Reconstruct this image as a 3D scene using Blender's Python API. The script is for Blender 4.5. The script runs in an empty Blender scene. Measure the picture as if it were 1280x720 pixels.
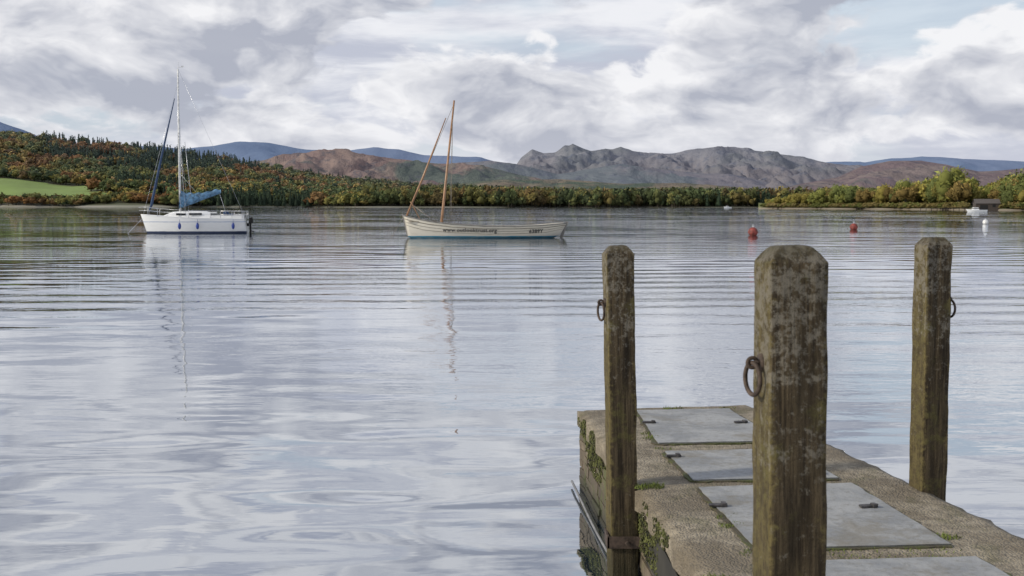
import bpy, math, random
import numpy as np
from mathutils import Vector, noise, Matrix
random.seed(7); rng=np.random.default_rng(7)
R=math.radians
scene=bpy.context.scene
col=scene.collection

# ------------------------------------------------------------------ helpers
def link(o,parent=None):
    col.objects.link(o)
    if parent: o.parent=parent
    return o
def empty(name,loc=(0,0,0),rotz=0):
    e=bpy.data.objects.new(name,None); e.location=loc; e.rotation_euler=(0,0,rotz); return link(e)
class G:
    """node helper"""
    def __init__(s,nt): s.nt=nt
    def n(s,t,**kw):
        nd=s.nt.nodes.new(t)
        for k,v in kw.items():
            if k.startswith('_'): setattr(nd,k[1:],v)
        for k,v in kw.items():
            if k.startswith('_'): continue
            key=int(k[1:]) if (k[0]=='i' and k[1:].isdigit()) else k.replace('__',' ')
            inp=nd.inputs[key]
            if isinstance(v,bpy.types.NodeSocket): s.nt.links.new(v,inp)
            else: inp.default_value=v
        return nd
    def m(s,op,a,b=0.0,c=0.0,clamp=False):
        nd=s.nt.nodes.new('ShaderNodeMath'); nd.operation=op; nd.use_clamp=clamp
        for i,v in enumerate((a,b,c)):
            if isinstance(v,bpy.types.NodeSocket): s.nt.links.new(v,nd.inputs[i])
            else: nd.inputs[i].default_value=v
        return nd.outputs[0]
    def v(s,op,a,b=(0,0,0)):
        nd=s.nt.nodes.new('ShaderNodeVectorMath'); nd.operation=op
        for i,x in enumerate((a,b)):
            if isinstance(x,bpy.types.NodeSocket): s.nt.links.new(x,nd.inputs[i])
            else: nd.inputs[i].default_value=x
        return nd.outputs[0]
    def noise(s,vec,scale,detail=4,rough=.5,dist=0):
        nd=s.n('ShaderNodeTexNoise',Scale=scale,Detail=detail,Roughness=rough,Distortion=dist)
        if vec is not None: s.nt.links.new(vec,nd.inputs['Vector'])
        return nd.outputs[0]
    def ss(s,x,a,b,lo=0.0,hi=1.0):
        nd=s.nt.nodes.new('ShaderNodeMapRange'); nd.interpolation_type='SMOOTHSTEP'
        for i,v in enumerate((x,a,b,lo,hi)):
            if isinstance(v,bpy.types.NodeSocket): s.nt.links.new(v,nd.inputs[i])
            else: nd.inputs[i].default_value=v
        return nd.outputs[0]
    def mix(s,f,a,b,bt='MIX'):
        nd=s.nt.nodes.new('ShaderNodeMix'); nd.data_type='RGBA'; nd.blend_type=bt
        for i,v in ((0,f),(6,a),(7,b)):
            if isinstance(v,bpy.types.NodeSocket): s.nt.links.new(v,nd.inputs[i])
            else: nd.inputs[i].default_value=(v if i==0 else (tuple(v)+(1,))[:4])
        return nd.outputs[2]
def newmat(name,color=(.5,.5,.5),rough=.7,metal=0.0):
    m=bpy.data.materials.new(name); m.use_nodes=True
    g=G(m.node_tree); b=m.node_tree.nodes['Principled BSDF']
    b.inputs['Base Color'].default_value=tuple(color)+(1,)
    b.inputs['Roughness'].default_value=rough; b.inputs['Metallic'].default_value=metal
    tc=g.n('ShaderNodeTexCoord')
    return m,g,b,tc.outputs['Object']
def bump(g,b,h,strength=.5,dist=.01):
    bn=g.n('ShaderNodeBump',Strength=strength,Distance=dist,Height=h); g.nt.links.new(bn.outputs[0],b.inputs['Normal'])
def simple(name,color,rough=.6,metal=0.0,var=.18,scale=6.0):
    m,g,b,oc=newmat(name,color,rough,metal)
    n=g.noise(oc,scale,5,.6)
    c2=tuple(max(0,c*(1-var*2)) for c in color); c3=tuple(c*(1+var) for c in color)
    g.nt.links.new(g.mix(g.ss(n,.3,.7),c2,c3),b.inputs['Base Color'])
    return m
class MB:
    def __init__(s): s.v=[]; s.f=[]; s.mi=[]; s.sm=[]
    def add(s,vs,fs,mi=0,smooth=False):
        o=len(s.v); s.v+= [tuple(p) for p in vs]
        for f in fs: s.f.append(tuple(i+o for i in f)); s.mi.append(mi); s.sm.append(smooth)
    def tube(s,pts,r,n=8,mi=0,caps=True):
        pts=[Vector(p) for p in pts]; k=len(pts)
        rs=r if isinstance(r,(list,tuple)) else [r]*k
        vs=[];fs=[]
        for i,p in enumerate(pts):
            d=(pts[min(i+1,k-1)]-pts[max(i-1,0)]).normalized()
            a=Vector((0,0,1)) if abs(d.z)<.9 else Vector((1,0,0))
            u=d.cross(a).normalized(); w=d.cross(u)
            for j in range(n):
                t=2*math.pi*j/n; vs.append(p+(u*math.cos(t)+w*math.sin(t))*rs[i])
        for i in range(k-1):
            for j in range(n):
                fs.append((i*n+j,i*n+(j+1)%n,(i+1)*n+(j+1)%n,(i+1)*n+j))
        if caps: fs.append(tuple(range(n-1,-1,-1))); fs.append(tuple((k-1)*n+j for j in range(n)))
        s.add(vs,fs,mi,True)
    def box(s,c,h,mi=0,jit=0,taper=1.0,M=None):
        vs=[]
        for z in (-1,1):
            for x,y in ((-1,-1),(1,-1),(1,1),(-1,1)):
                k=taper if z>0 else 1
                p=Vector((h[0]*x*k,h[1]*y*k,h[2]*z))
                if jit: p+=Vector([random.uniform(-jit,jit) for _ in range(3)])
                if M is not None: p=M@p
                vs.append(p+Vector(c))
        s.add(vs,[(3,2,1,0),(4,5,6,7),(0,1,5,4),(1,2,6,5),(2,3,7,6),(3,0,4,7)],mi)
    def ell(s,c,r,mi=0,nu=16,nv=10):
        vs=[];fs=[]
        for i in range(nv+1):
            a=math.pi*i/nv
            for j in range(nu):
                b=2*math.pi*j/nu
                vs.append((c[0]+r[0]*math.sin(a)*math.cos(b),c[1]+r[1]*math.sin(a)*math.sin(b),c[2]+r[2]*math.cos(a)))
        for i in range(nv):
            for j in range(nu):
                fs.append((i*nu+j,(i+1)*nu+j,(i+1)*nu+(j+1)%nu,i*nu+(j+1)%nu))
        s.add(vs,fs,mi,True)
    def torus(s,c,R_,r,axis_u,axis_w,n=28,k=8,mi=0,sq=1.0):
        u=Vector(axis_u).normalized(); w=Vector(axis_w).normalized(); nn=u.cross(w)
        vs=[];fs=[]
        for i in range(n):
            a=2*math.pi*i/n; d=u*math.cos(a)*sq+w*math.sin(a); dn=(u*math.cos(a)+w*math.sin(a))
            for j in range(k):
                b=2*math.pi*j/k; vs.append(Vector(c)+d*R_+dn*r*math.cos(b)+nn*r*math.sin(b))
        for i in range(n):
            for j in range(k):
                fs.append((i*k+j,((i+1)%n)*k+j,((i+1)%n)*k+(j+1)%k,i*k+(j+1)%k))
        s.add(vs,fs,mi,True)
    def obj(s,name,mats,parent=None,loc=(0,0,0),bevel=0):
        me=bpy.data.meshes.new(name); me.from_pydata(s.v,[],s.f)
        for m in (mats if isinstance(mats,(list,tuple)) else [mats]): me.materials.append(m)
        me.polygons.foreach_set('material_index',s.mi); me.polygons.foreach_set('use_smooth',s.sm)
        me.update()
        o=bpy.data.objects.new(name,me); o.location=loc; link(o,parent)
        if bevel:
            b=o.modifiers.new('b','BEVEL'); b.width=bevel; b.segments=2; b.limit_method='ANGLE'
        return o
def lerp_tab(tab,x):
    if x<=tab[0][0]: return tab[0][1]
    for (a,b),(c,d) in zip(tab,tab[1:]):
        if x<=c: return b+(d-b)*(x-a)/(c-a)
    return tab[-1][1]
def fbm(x,y,z=0,o=5): return noise.fractal(Vector((x,y,z)),1.0,2.0,o)

# ------------------------------------------------------------------ camera
cam=bpy.data.cameras.new('camera'); cam.lens=40; cam.sensor_width=36; cam.clip_end=60000; cam.clip_start=.05
cam.dof.use_dof=True; cam.dof.focus_distance=30; cam.dof.aperture_fstop=11
co=bpy.data.objects.new('camera',cam); link(co); co.location=(0,0,2.3); co.rotation_euler=(R(90-4.18),0,0)
scene.camera=co
scene.view_settings.view_transform='Standard'; scene.view_settings.look='None'; scene.view_settings.exposure=0

# ------------------------------------------------------------------ sky
SUN_AZ=-108; SUN_EL=30
w=bpy.data.worlds.new('World'); scene.world=w; w.use_nodes=True
g=G(w.node_tree); bg=w.node_tree.nodes['Background']; bg.inputs[1].default_value=.1
sky=g.n('ShaderNodeTexSky'); sky.sky_type='NISHITA'; sky.sun_disc=False
sky.sun_elevation=R(SUN_EL); sky.sun_rotation=R(SUN_AZ); sky.air_density=1; sky.dust_density=1.5
tc=g.n('ShaderNodeTexCoord'); d=tc.outputs['Generated']
sep=g.n('ShaderNodeSeparateXYZ',Vector=d); dz=sep.outputs[2]; dx=sep.outputs[0]
base=g.v('ADD',g.v('MULTIPLY',d,(1,1,2.0)),(.37,0,.13))
wn=g.n('ShaderNodeTexNoise',Scale=7.0,Detail=4.0); g.nt.links.new(base,wn.inputs['Vector'])
warp=g.v('MULTIPLY',g.v('SUBTRACT',wn.outputs['Color'],(.5,.5,.5)),(.10,.10,.10))
p=g.v('ADD',base,warp)
def dens(off,det,sc=5.8):
    return g.noise(g.v('ADD',p,off),sc,det,.53)
n1=dens((0,0,0),8); n2=dens((-.024,-.01,.045),6)
relief=g.m('SUBTRACT',n1,n2)
m1=dens((1.3,.4,.2),5,14.0); m2=dens((1.3-.011,.4-.004,.2+.022),4,14.0)
relief2=g.m('SUBTRACT',m1,m2)
def blob(cx,cz,rx,rz):
    ax=g.m('DIVIDE',g.m('SUBTRACT',dx,cx),rx); az=g.m('DIVIDE',g.m('SUBTRACT',dz,cz),rz)
    return g.m('MAXIMUM',g.m('SUBTRACT',1.0,g.m('ADD',g.m('MULTIPLY',ax,ax),g.m('MULTIPLY',az,az))),0.0)
# high thin layer behind, streaky, with blue showing through it
st=g.noise(g.v('ADD',g.v('MULTIPLY',d,(1.6,1.6,9)),(2.2,5.1,.7)),3.0,6,.58,.3)
gap=g.noise(g.v('ADD',g.v('MULTIPLY',d,(1,1,4)),(7.3,2.2,1.1)),3.4,5,.55)
hi=g.mix(g.ss(st,.38,.62),(5.3,5.6,6.6),(8.6,8.7,9.1))
blue=g.mix(.7,g.v('MULTIPLY',sky.outputs[0],(1.2,1.2,1.2)),(6.2,7.2,8.2))
gv=g.m('ADD',gap,g.m('MULTIPLY',blob(.36,.13,.22,.06),.12))
gv=g.m('ADD',gv,g.ss(dz,.15,.6,0,.05))
hi=g.mix(g.m('MULTIPLY',g.ss(gv,.51,.66),.7),hi,blue)
# cumulus masses: bright rims and tops, grey bodies
dn=g.m('ADD',n1,g.m('MULTIPLY',blob(-.30,.12,.24,.11),.10))
dn=g.m('ADD',dn,g.m('MULTIPLY',blob(.45,.085,.07,.04),.17))
dn=g.m('ADD',dn,g.m('MULTIPLY',blob(.05,.09,.38,.07),.07))
dn=g.m('SUBTRACT',dn,g.m('MULTIPLY',blob(.36,.14,.16,.04),.05))
mask=g.ss(dn,.455,.505)
body=g.ss(dn,.48,.585)
sh=g.m('MULTIPLY_ADD',body,-.64,.78)
sh=g.m('MULTIPLY_ADD',relief,4.2,sh)
sh=g.m('MULTIPLY_ADD',relief2,2.0,sh)
sh=g.m('ADD',sh,g.m('MULTIPLY',blob(.45,.095,.08,.05),.65))
sh=g.m('MAXIMUM',g.m('MINIMUM',sh,1.0),0.0)
cu_=g.mix(sh,(4.3,4.55,5.35),(9.2,9.2,9.4))
out=g.mix(g.m('MULTIPLY',mask,.95),hi,cu_)
# haze toward the horizon
out=g.mix(g.ss(dz,.085,.0,0,.62),out,(6.4,6.5,7.3))
out=g.mix(g.ss(dz,.22,.8,0,.5),out,(2.6,3.5,5.6))
g.nt.links.new(out,bg.inputs[0])

sun=bpy.data.lights.new('sun','SUN'); sun.energy=3.0; sun.angle=R(4); sun.color=(1,.92,.78)
so=bpy.data.objects.new('sun',sun); link(so)
sd=Vector((math.sin(R(SUN_AZ))*math.cos(R(SUN_EL)),math.cos(R(SUN_AZ))*math.cos(R(SUN_EL)),math.sin(R(SUN_EL))))
so.rotation_euler=sd.to_track_quat('Z','Y').to_euler()

# ------------------------------------------------------------------ water
m=bpy.data.materials.new('lake_water'); m.use_nodes=True; nt_=m.node_tree; nt_.nodes.clear(); g=G(nt_)
oc=g.n('ShaderNodeTexCoord').outputs['Object']
dist=g.n('ShaderNodeVectorMath',_operation='LENGTH',i0=oc).outputs['Value']
nA=g.noise(g.v('MULTIPLY',oc,(.42,.85,1)),1.0,1.2,.35,.25)
nB=g.noise(g.v('MULTIPLY',oc,(1.3,2.8,1)),1.7,3,.5,.2)
nC=g.noise(g.v('MULTIPLY',oc,(.05,.30,1)),1.0,2,.5,.4)
patch=g.ss(g.noise(g.v('MULTIPLY',oc,(.03,.05,1)),1.0,3,.5),.42,.60)
wv=g.n('ShaderNodeTexWave',_wave_type='RINGS',_rings_direction='SPHERICAL',Scale=.16,Distortion=5.0,Detail=1.5)
g.nt.links.new(g.v('MULTIPLY',g.v('SUBTRACT',oc,(-30,110,0)),(.35,1,1)),wv.inputs['Vector']); wv.inputs['Detail Scale'].default_value=.2
farf=g.ss(dist,7,24)
h=g.m('MULTIPLY',nA,g.m('MULTIPLY_ADD',g.ss(dist,5,18),-.042,.066))
h=g.m('ADD',h,g.m('MULTIPLY',g.m('MULTIPLY',nB,g.m('MULTIPLY_ADD',patch,.012,.0018)),g.m('MULTIPLY_ADD',farf,.5,.4)))
h=g.m('ADD',h,g.m('MULTIPLY',nC,g.m('MULTIPLY_ADD',farf,.012,.018)))
h=g.m('ADD',h,g.m('MULTIPLY',g.m('MULTIPLY',wv.outputs['Fac'],farf),g.m('MULTIPLY_ADD',patch,.011,.004)))
bn=g.n('ShaderNodeBump',Strength=1.0,Distance=1.0,Height=h)
fr=g.n('ShaderNodeFresnel',IOR=1.33,Normal=bn.outputs[0])
fac=g.m('MULTIPLY_ADD',fr.outputs[0],.46,.56,clamp=True)
gl=g.n('ShaderNodeBsdfGlossy',Color=(.92,.94,.97,1),Roughness=.01,Normal=bn.outputs[0])
df=g.n('ShaderNodeBsdfDiffuse',Color=(.025,.04,.055,1))
mx=g.n('ShaderNodeMixShader',i0=fac); nt_.links.new(df.outputs[0],mx.inputs[1]); nt_.links.new(gl.outputs[0],mx.inputs[2])
nt_.links.new(mx.outputs[0],g.n('ShaderNodeOutputMaterial').inputs[0])
mb=MB(); S=30000
mb.add([(-S,-S,0),(S,-S,0),(S,S,0),(-S,S,0)],[(0,1,2,3)]); mb.obj('lake_water',m)

# ------------------------------------------------------------------ terrain
def terrain(name,tab,Df,Dc,matl,b0,b1,nb=260,nt=44,rough=.16,crag=.01,fs=1.0,foot=None,colfun=None,seed=0,soft=0):
    vs=[];cs=[]
    T=[1.25*i/(nt-1) for i in range(nt)]
    for i in range(nb):
        bb=b0+(b1-b0)*i/(nb-1)
        e=lerp_tab(tab,bb*1000)/1000*Dc+2.3
        es=e
        if soft: es=sum(lerp_tab(tab,bb*1000+o) for o in range(-soft,soft+1,max(1,soft//6)))/len(range(-soft,soft+1,max(1,soft//6)))/1000*Dc
        d0=foot(bb) if foot else Df
        for t in T:
            D=d0+(Dc-d0)*t; x=bb*D
            k=t if t<=1 else 1-(t-1)*1.6
            nz=fbm(x*fs/900,D*fs/900,seed,7)
            ridge=1-abs(fbm(x*fs/1500+5,D*fs/2500,seed+3,6))*2
            tt=4*t*(1-t) if t<1 else 0
            tt=min(1,tt*1.4)**.7
            if soft:
                q=min(1,max(0,(t-.55)/.45)); q=q*q*(3-2*q); ee=min(es,e*1.05)*(1-q)*.94+e*q
            else: ee=e
            z=ee*k+ es*rough*(nz+.7*(ridge-.8))*tt+es*crag*nz*t
            if t==0: z=-1.5
            vs.append((x,D,z))
            if colfun: cs.append(colfun(bb,D,z,t))
    fs_=[(i*nt+j,(i+1)*nt+j,(i+1)*nt+j+1,i*nt+j+1) for i in range(nb-1) for j in range(nt-1)]
    mb=MB(); mb.add(vs,fs_,0,True); o=mb.obj(name,matl)
    if colfun:
        a=o.data.color_attributes.new('Col','FLOAT_COLOR','POINT'); a.data.foreach_set('color',np.array(cs,dtype=np.float32).ravel())
    return o
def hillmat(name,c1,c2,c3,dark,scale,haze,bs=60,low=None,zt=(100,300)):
    m,g,b,oc=newmat(name,c1,.95)
    q=g.v('MULTIPLY',oc,(1,.45,1.6))
    n=g.noise(q,scale,9,.66,.4); n2=g.noise(g.v('ADD',q,(900,300,0)),scale*.4,7,.6,.5); n3=g.noise(q,scale*5,6,.65)
    c=g.mix(g.ss(n,.44,.56),c1,c2); c=g.mix(g.ss(n2,.49,.57),c,c3)
    if low:
        z=g.n('ShaderNodeSeparateXYZ',Vector=oc).outputs[2]
        zz=g.m('ADD',z,g.m('MULTIPLY',g.m('SUBTRACT',n2,.5),zt[1]*1.6))
        c=g.mix(g.ss(zz,zt[1],zt[0],0,.9),c,low)
    c=g.mix(g.ss(n3,.52,.62,0,.6),c,dark)  # hillside shadows painted in as dark noise patches
    c=g.mix(haze[0],c,haze[1])  # aerial haze painted in by tinting the base colour
    g.nt.links.new(c,b.inputs['Base Color']); b.inputs['Specular IOR Level'].default_value=0
    bump(g,b,n,1.0,bs); return m
HAZE_TINT=(.23,.28,.40)
mB=hillmat('blue_fell',(.12,.15,.21),(.15,.17,.23),(.10,.13,.19),(.09,.11,.16),.0012,(.5,(.20,.27,.41)),40)  # bluish base colours carry the haze of distance
mD=hillmat('pikes_rock',(.165,.14,.11),(.235,.205,.17),(.13,.115,.07),(.06,.055,.05),.0026,(.38,HAZE_TINT),65,(.18,.125,.07),(150,360))
mD2=hillmat('middle_fell',(.16,.12,.085),(.20,.15,.11),(.10,.10,.06),(.07,.06,.05),.003,(.36,HAZE_TINT),50)
mC=hillmat('bracken_fell',(.21,.12,.07),(.26,.165,.10),(.10,.11,.05),(.06,.05,.035),.004,(.24,HAZE_TINT),60)
mE=hillmat('heather_fell',(.17,.105,.08),(.22,.155,.11),(.10,.095,.05),(.06,.045,.04),.005,(.22,HAZE_TINT),55)
mF=hillmat('valley_side',(.17,.125,.065),(.21,.16,.085),(.08,.10,.04),(.045,.055,.03),.007,(.18,HAZE_TINT),45)
tB=[(-560,80),(-470,78),(-450,74.5),(-425,65),(-408,57),(-370,53),(-288,51),(-260,53),(-239,55.5),(-211,55),(-179,49),(-148,47),(-120,51),(-98,48.5),(-77,43),(-28,41.5),(0,34.5),(56,29),(120,26),(200,30),(250,37),(281,39.4),(309,38.7),(330,42),(358,43.6),(394,40.8),(450,38.7),(600,36)]
tD=[(-80,20),(-28,29),(3.5,34.5),(8,41),(13,45),(17.6,48.5),(23,46.5),(28,45),(38,45.7),(42,48.5),(46,52),(50,52),(53,54),(60,50.6),(69,47.5),(74,48.5),(81,49.5),(88,48.6),(95,50.5),(105,47),(119.5,44.3),(141,45.7),(162,48.5),(183,50.6),(204,49),(225,46.4),(253,41),(281,36),(330,30),(450,24),(600,22)]
tD2=[(-120,33),(-60,37),(-20,39),(10,34),(40,27),(70,31),(95,36),(115,33),(150,29),(190,26),(240,17),(300,8)]
tC=[(-330,20),(-239,36),(-218,39),(-190,45),(-169,47),(-148,46),(-112,42),(-70,37),(-28,34.5),(0,28),(42,18),(98,13),(218,9),(300,4)]
tE=[(120,4),(183,10),(225,12.6),(260,19.7),(285,24),(306,34),(330,38.7),(358,38.7),(380,35),(408,29),(429,30),(450,31.6),(600,36)]
tF=[(-140,8),(-57,17),(0,22),(42,23),(98,18),(155,19),(211,15),(260,8),(350,6)]
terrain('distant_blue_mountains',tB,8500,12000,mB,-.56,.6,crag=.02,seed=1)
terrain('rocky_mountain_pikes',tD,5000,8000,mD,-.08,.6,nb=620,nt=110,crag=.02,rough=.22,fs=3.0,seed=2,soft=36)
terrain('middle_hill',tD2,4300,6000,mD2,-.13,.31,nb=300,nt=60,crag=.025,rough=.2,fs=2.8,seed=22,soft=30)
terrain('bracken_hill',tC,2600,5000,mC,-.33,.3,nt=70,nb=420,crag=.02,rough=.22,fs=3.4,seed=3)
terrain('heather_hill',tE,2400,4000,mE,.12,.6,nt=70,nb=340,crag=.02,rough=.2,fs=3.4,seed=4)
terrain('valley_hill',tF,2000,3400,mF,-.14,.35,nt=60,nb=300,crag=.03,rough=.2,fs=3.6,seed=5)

# near wooded hill on the far shore
tA=[(-600,66),(-520,64),(-450,58),(-394,53),(-359,49),(-309,44),(-267,39),(-218,30),(-169,21),(-134,16),(-84,10.5),(-28,7.5),(42,5),(140,4),(225,1.5),(600,1.5)]
def footA(bb): return 1090+25*math.sin(bb*23)+12*math.sin(bb*61)
def meadow(bb,D):
    e=.008*math.sin(D*.05)+.012*fbm(bb*30,D/60,1,3)
    return -.56<bb<-.350+e-(D-1168)*.00007 and 1160<D<1335-(bb+.45)*250+14*fbm(bb*25,3,3,3)
def hA(bb,D):
    e=lerp_tab(tA,bb*1000)/1000*1800+2.3; d0=footA(bb); t=(D-d0)/(1800-d0); x=bb*D
    nz=fbm(x*2/900,D*2/900,9,7); ridge=1-abs(fbm(x*2/1500+5,D*2/2500,12,6))*2
    tt=4*t*(1-t) if 0<t<1 else 0
    tt=min(1,tt*1.4)**.7
    return e*t+e*.1*(nz+.7*(ridge-.8))*tt+e*.01*nz*t
def cA(bb,D,z,t):
    if meadow(bb,D): return (.19,.27,.06,1)
    if D<footA(bb)+14: return (.26,.24,.20,1)
    return (.06,.06,.03,1)
m,g,b,oc=newmat('wooded_hill_ground',(.1,.1,.05),.95)
at=g.n('ShaderNodeAttribute',_attribute_name='Col')
g.nt.links.new(g.mix(g.ss(g.noise(oc,.02,6,.6),.3,.7,0,.4),at.outputs[0],(.09,.11,.03)),b.inputs['Base Color'])
terrain('wooded_hillside',tA,1100,1800,m,-.6,.6,nb=500,nt=70,rough=.1,crag=.01,fs=2,foot=footA,colfun=cA,seed=9)

# ------------------------------------------------------------------ trees
ico_v=[];t_=(1+5**.5)/2
for a,b_ in ((-1,t_),(1,t_),(-1,-t_),(1,-t_)): ico_v.append((a,b_,0))
for a,b_ in ((-1,t_),(1,t_),(-1,-t_),(1,-t_)): ico_v.append((0,a,b_))
for a,b_ in ((t_,-1),(t_,1),(-t_,-1),(-t_,1)): ico_v.append((a,0,b_))
ico_v=np.array(ico_v)/np.linalg.norm(ico_v[0])
ico_f=np.array([(0,11,5),(0,5,1),(0,1,7),(0,7,10),(0,10,11),(1,5,9),(5,11,4),(11,10,2),(10,7,6),(7,1,8),(3,9,4),(3,4,2),(3,2,6),(3,6,8),(3,8,9),(4,9,5),(2,4,11),(6,2,10),(8,6,7),(9,8,1)])
def proto(nleaf,size,kind='broad',lobes=6,limbs=False):
    V=[];F=[];K=[]
    def add(v,f,k):
        o=sum(len(x) for x in V); V.append(np.array(v,float)); F.append(np.array(f)+o); K.append(np.full(len(v),k) if np.isscalar(k) else np.array(k))
    if kind=='broad':
        L=[(rng.uniform(-.28,.28),rng.uniform(-.28,.28),rng.uniform(.36,.78),rng.uniform(.16,.27)) for _ in range(lobes)]
        L.append((0,0,.6,.3))
        for (x,y,z,r) in L[:(4 if nleaf<150 else lobes)]+[L[-1]]:
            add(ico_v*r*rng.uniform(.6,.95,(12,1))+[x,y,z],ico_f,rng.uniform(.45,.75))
        pos=[]
        for _ in range(nleaf):
            x,y,z,r=L[rng.integers(len(L))]; dd=rng.normal(size=3); dd/=np.linalg.norm(dd)
            pos.append(np.array([x,y,z])+dd*r*rng.uniform(.7,1.15))
    else:
        add([(0,0,1),(.16,0,.1),(.05,.15,.1),(-.13,.09,.1),(-.13,-.09,.1),(.05,-.15,.1)],[(0,1,2),(0,2,3),(0,3,4),(0,4,5),(0,5,1)],.6)
        pos=[]
        for _ in range(nleaf):
            z=rng.uniform(.08,1)**1.2; a=rng.uniform(0,6.28); r=(1-z)*.27*rng.uniform(.6,1.1)
            pos.append(np.array([r*math.cos(a),r*math.sin(a),z]))
    for p_ in pos:
        A=rng.normal(size=(3,3))*size
        A-=A.mean(0)
        sh=(.55+.75*min(max((p_[2]-.3)/.6,0),1))*rng.uniform(.8,1.2)  # crown shade painted into vertex colour, leaves lighter towards the top
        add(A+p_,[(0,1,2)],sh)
    def stick(a,b2,r0,r1):
        a=np.array(a);b2=np.array(b2);n=5
        ring=np.array([(math.cos(6.283*i/n),math.sin(6.283*i/n),0) for i in range(n)])
        add(np.vstack([a+ring*r0,b2+ring*r1]),[x for i in range(n) for x in ((i,(i+1)%n,n+i),((i+1)%n,n+(i+1)%n,n+i))],-1)
    stick((0,0,-.03),(0,0,.6),.028,.01)
    if limbs:
        for _ in range(6):
            a=rng.uniform(0,6.28); z0=rng.uniform(.2,.45); stick((0,0,z0),(.28*math.cos(a),.28*math.sin(a),z0+rng.uniform(.2,.35)),.013,.004)
    return np.vstack(V),np.vstack(F),np.concatenate(K)
def forest(name,insts,protos,matl):
    Vs=[];Fs=[];Cs=[];o=0
    for (x,y,z,h,wd,rot,pi,c) in insts:
        V,F,K=protos[pi]; cr,sr=math.cos(rot),math.sin(rot)
        P=np.empty_like(V); P[:,0]=(V[:,0]*cr-V[:,1]*sr)*wd+x; P[:,1]=(V[:,0]*sr+V[:,1]*cr)*wd+y; P[:,2]=V[:,2]*h+z
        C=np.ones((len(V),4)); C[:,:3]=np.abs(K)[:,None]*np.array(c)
        C[K<0,:3]=(.07,.06,.045)
        Vs.append(P);Fs.append(F+o);Cs.append(C);o+=len(V)
    V=np.vstack(Vs).astype(np.float32);F=np.vstack(Fs).astype(np.int32);C=np.vstack(Cs).astype(np.float32)
    me=bpy.data.meshes.new(name); me.vertices.add(len(V)); me.vertices.foreach_set('co',V.ravel())
    me.loops.add(len(F)*3); me.loops.foreach_set('vertex_index',F.ravel())
    me.polygons.add(len(F)); me.polygons.foreach_set('loop_start',np.arange(0,len(F)*3,3,dtype=np.int32))
    me.update(calc_edges=True); me.validate()
    a=me.color_attributes.new('Col','FLOAT_COLOR','POINT'); a.data.foreach_set('color',C.ravel())
    me.materials.append(matl); o_=bpy.data.objects.new(name,me); return link(o_)
m,g,b,oc=newmat('foliage',(.1,.1,.05),.9); b.inputs['Specular IOR Level'].default_value=.1
at=g.n('ShaderNodeAttribute',_attribute_name='Col')
g.nt.links.new(at.outputs[0],b.inputs['Base Color']); FOL=m
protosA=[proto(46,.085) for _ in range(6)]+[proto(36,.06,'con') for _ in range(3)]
pal=[(.25,.13,.045),(.19,.115,.045),(.31,.22,.06),(.145,.15,.045),(.095,.125,.04),(.26,.23,.06),(.065,.09,.035),(.17,.175,.05),(.20,.13,.045),(.10,.125,.045)]
ins=[]
for i in range(13500):
    bb=random.uniform(-.53,.36); D=1097+ (1840-1097)*random.random()**1.15
    if D<footA(bb)+8: continue
    if bb>0.0 and D>1600: continue
    if meadow(bb,D): continue
    if -.53<bb<-.345 and 1130<D<1160: continue
    x=bb*D; z=hA(bb,D)-.5
    s=fbm(x/160,D/160,4,3); s2=fbm(x/110,D/110,14,2); s3=fbm(x/45,D/45,24,2)
    crest=(D>1540 and -.41<bb<-.22)
    con = s>.30 or (crest and s2>-.25)
    if con and random.random()<.9:
        c=(.042,.065,.034); pi=6+random.randrange(3); h=random.uniform(12,18); wd=h*.9
    else:
        k=int(max(0,min(9,(s2*.9+s3*.6+.5)*9+random.uniform(-1.0,1.0)))); c=pal[k]; pi=random.randrange(6); h=random.uniform(9,16); wd=h*random.uniform(.95,1.35)
        if bb>-.13: c=tuple(np.array(c)*.5+np.array((.075,.09,.035))*.5); h*=random.choice((.8,1.0,1.25,1.35))
        if D<1190 and bb<-.3: h*=.7
    q=random.uniform(.6,1.25); haze_mix=(D-1000)/800*.2
    c=tuple(ci*q*(1-haze_mix)+hh*haze_mix for ci,hh in zip(c,(.18,.21,.28)))  # distance haze blended into each tree's own colour
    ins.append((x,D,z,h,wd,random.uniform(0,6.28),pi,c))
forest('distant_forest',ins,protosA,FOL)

# right-hand shore
def footG(bb): return lerp_tab([(215,705),(222,690),(300,600),(360,540),(410,480),(450,452),(600,420)],bb*1000)
m,g,b,oc=newmat('shore_ground',(.13,.12,.06),.95)
z_=g.n('ShaderNodeSeparateXYZ',Vector=oc).outputs[2]
g.nt.links.new(g.mix(g.ss(z_,.3,.9),(.22,.185,.14),g.mix(g.ss(g.noise(oc,.12,5,.6),.4,.6),(.12,.14,.045),(.19,.165,.07))),b.inputs['Base Color'])
vs=[];nb=120;Ts=[0,3,6,14,40,90,160,300]
for i in range(nb):
    bb=.216+(.6-.216)*i/(nb-1)
    for t in Ts:
        D=footG(bb)+3*math.sin(bb*170)+t*(min(1,(bb-.214)*30))
        zz=-.5 if t==0 else min(.5+t*.03,3.5)+.3*fbm(bb*D/12,D/12)
        if t==300: zz=-1
        vs.append((bb*D,D,zz))
mb=MB(); nt=len(Ts); mb.add(vs,[(i*nt+j,(i+1)*nt+j,(i+1)*nt+j+1,i*nt+j+1) for i in range(nb-1) for j in range(nt-1)],0,True)
mb.obj('lake_shore_ground',m)
protosG=[proto(700,.030,limbs=True,lobes=10) for _ in range(7)]+[proto(300,.045,limbs=True,lobes=5)]
envG=[(222,5.5),(240,8),(253,9.5),(281,12),(295,13.5),(323,13),(345,14.5),(362,13.5),(370,17),(383,20.5),(394,16),(408,12),(429,14.5),(450,17.5),(600,19)]
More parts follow.
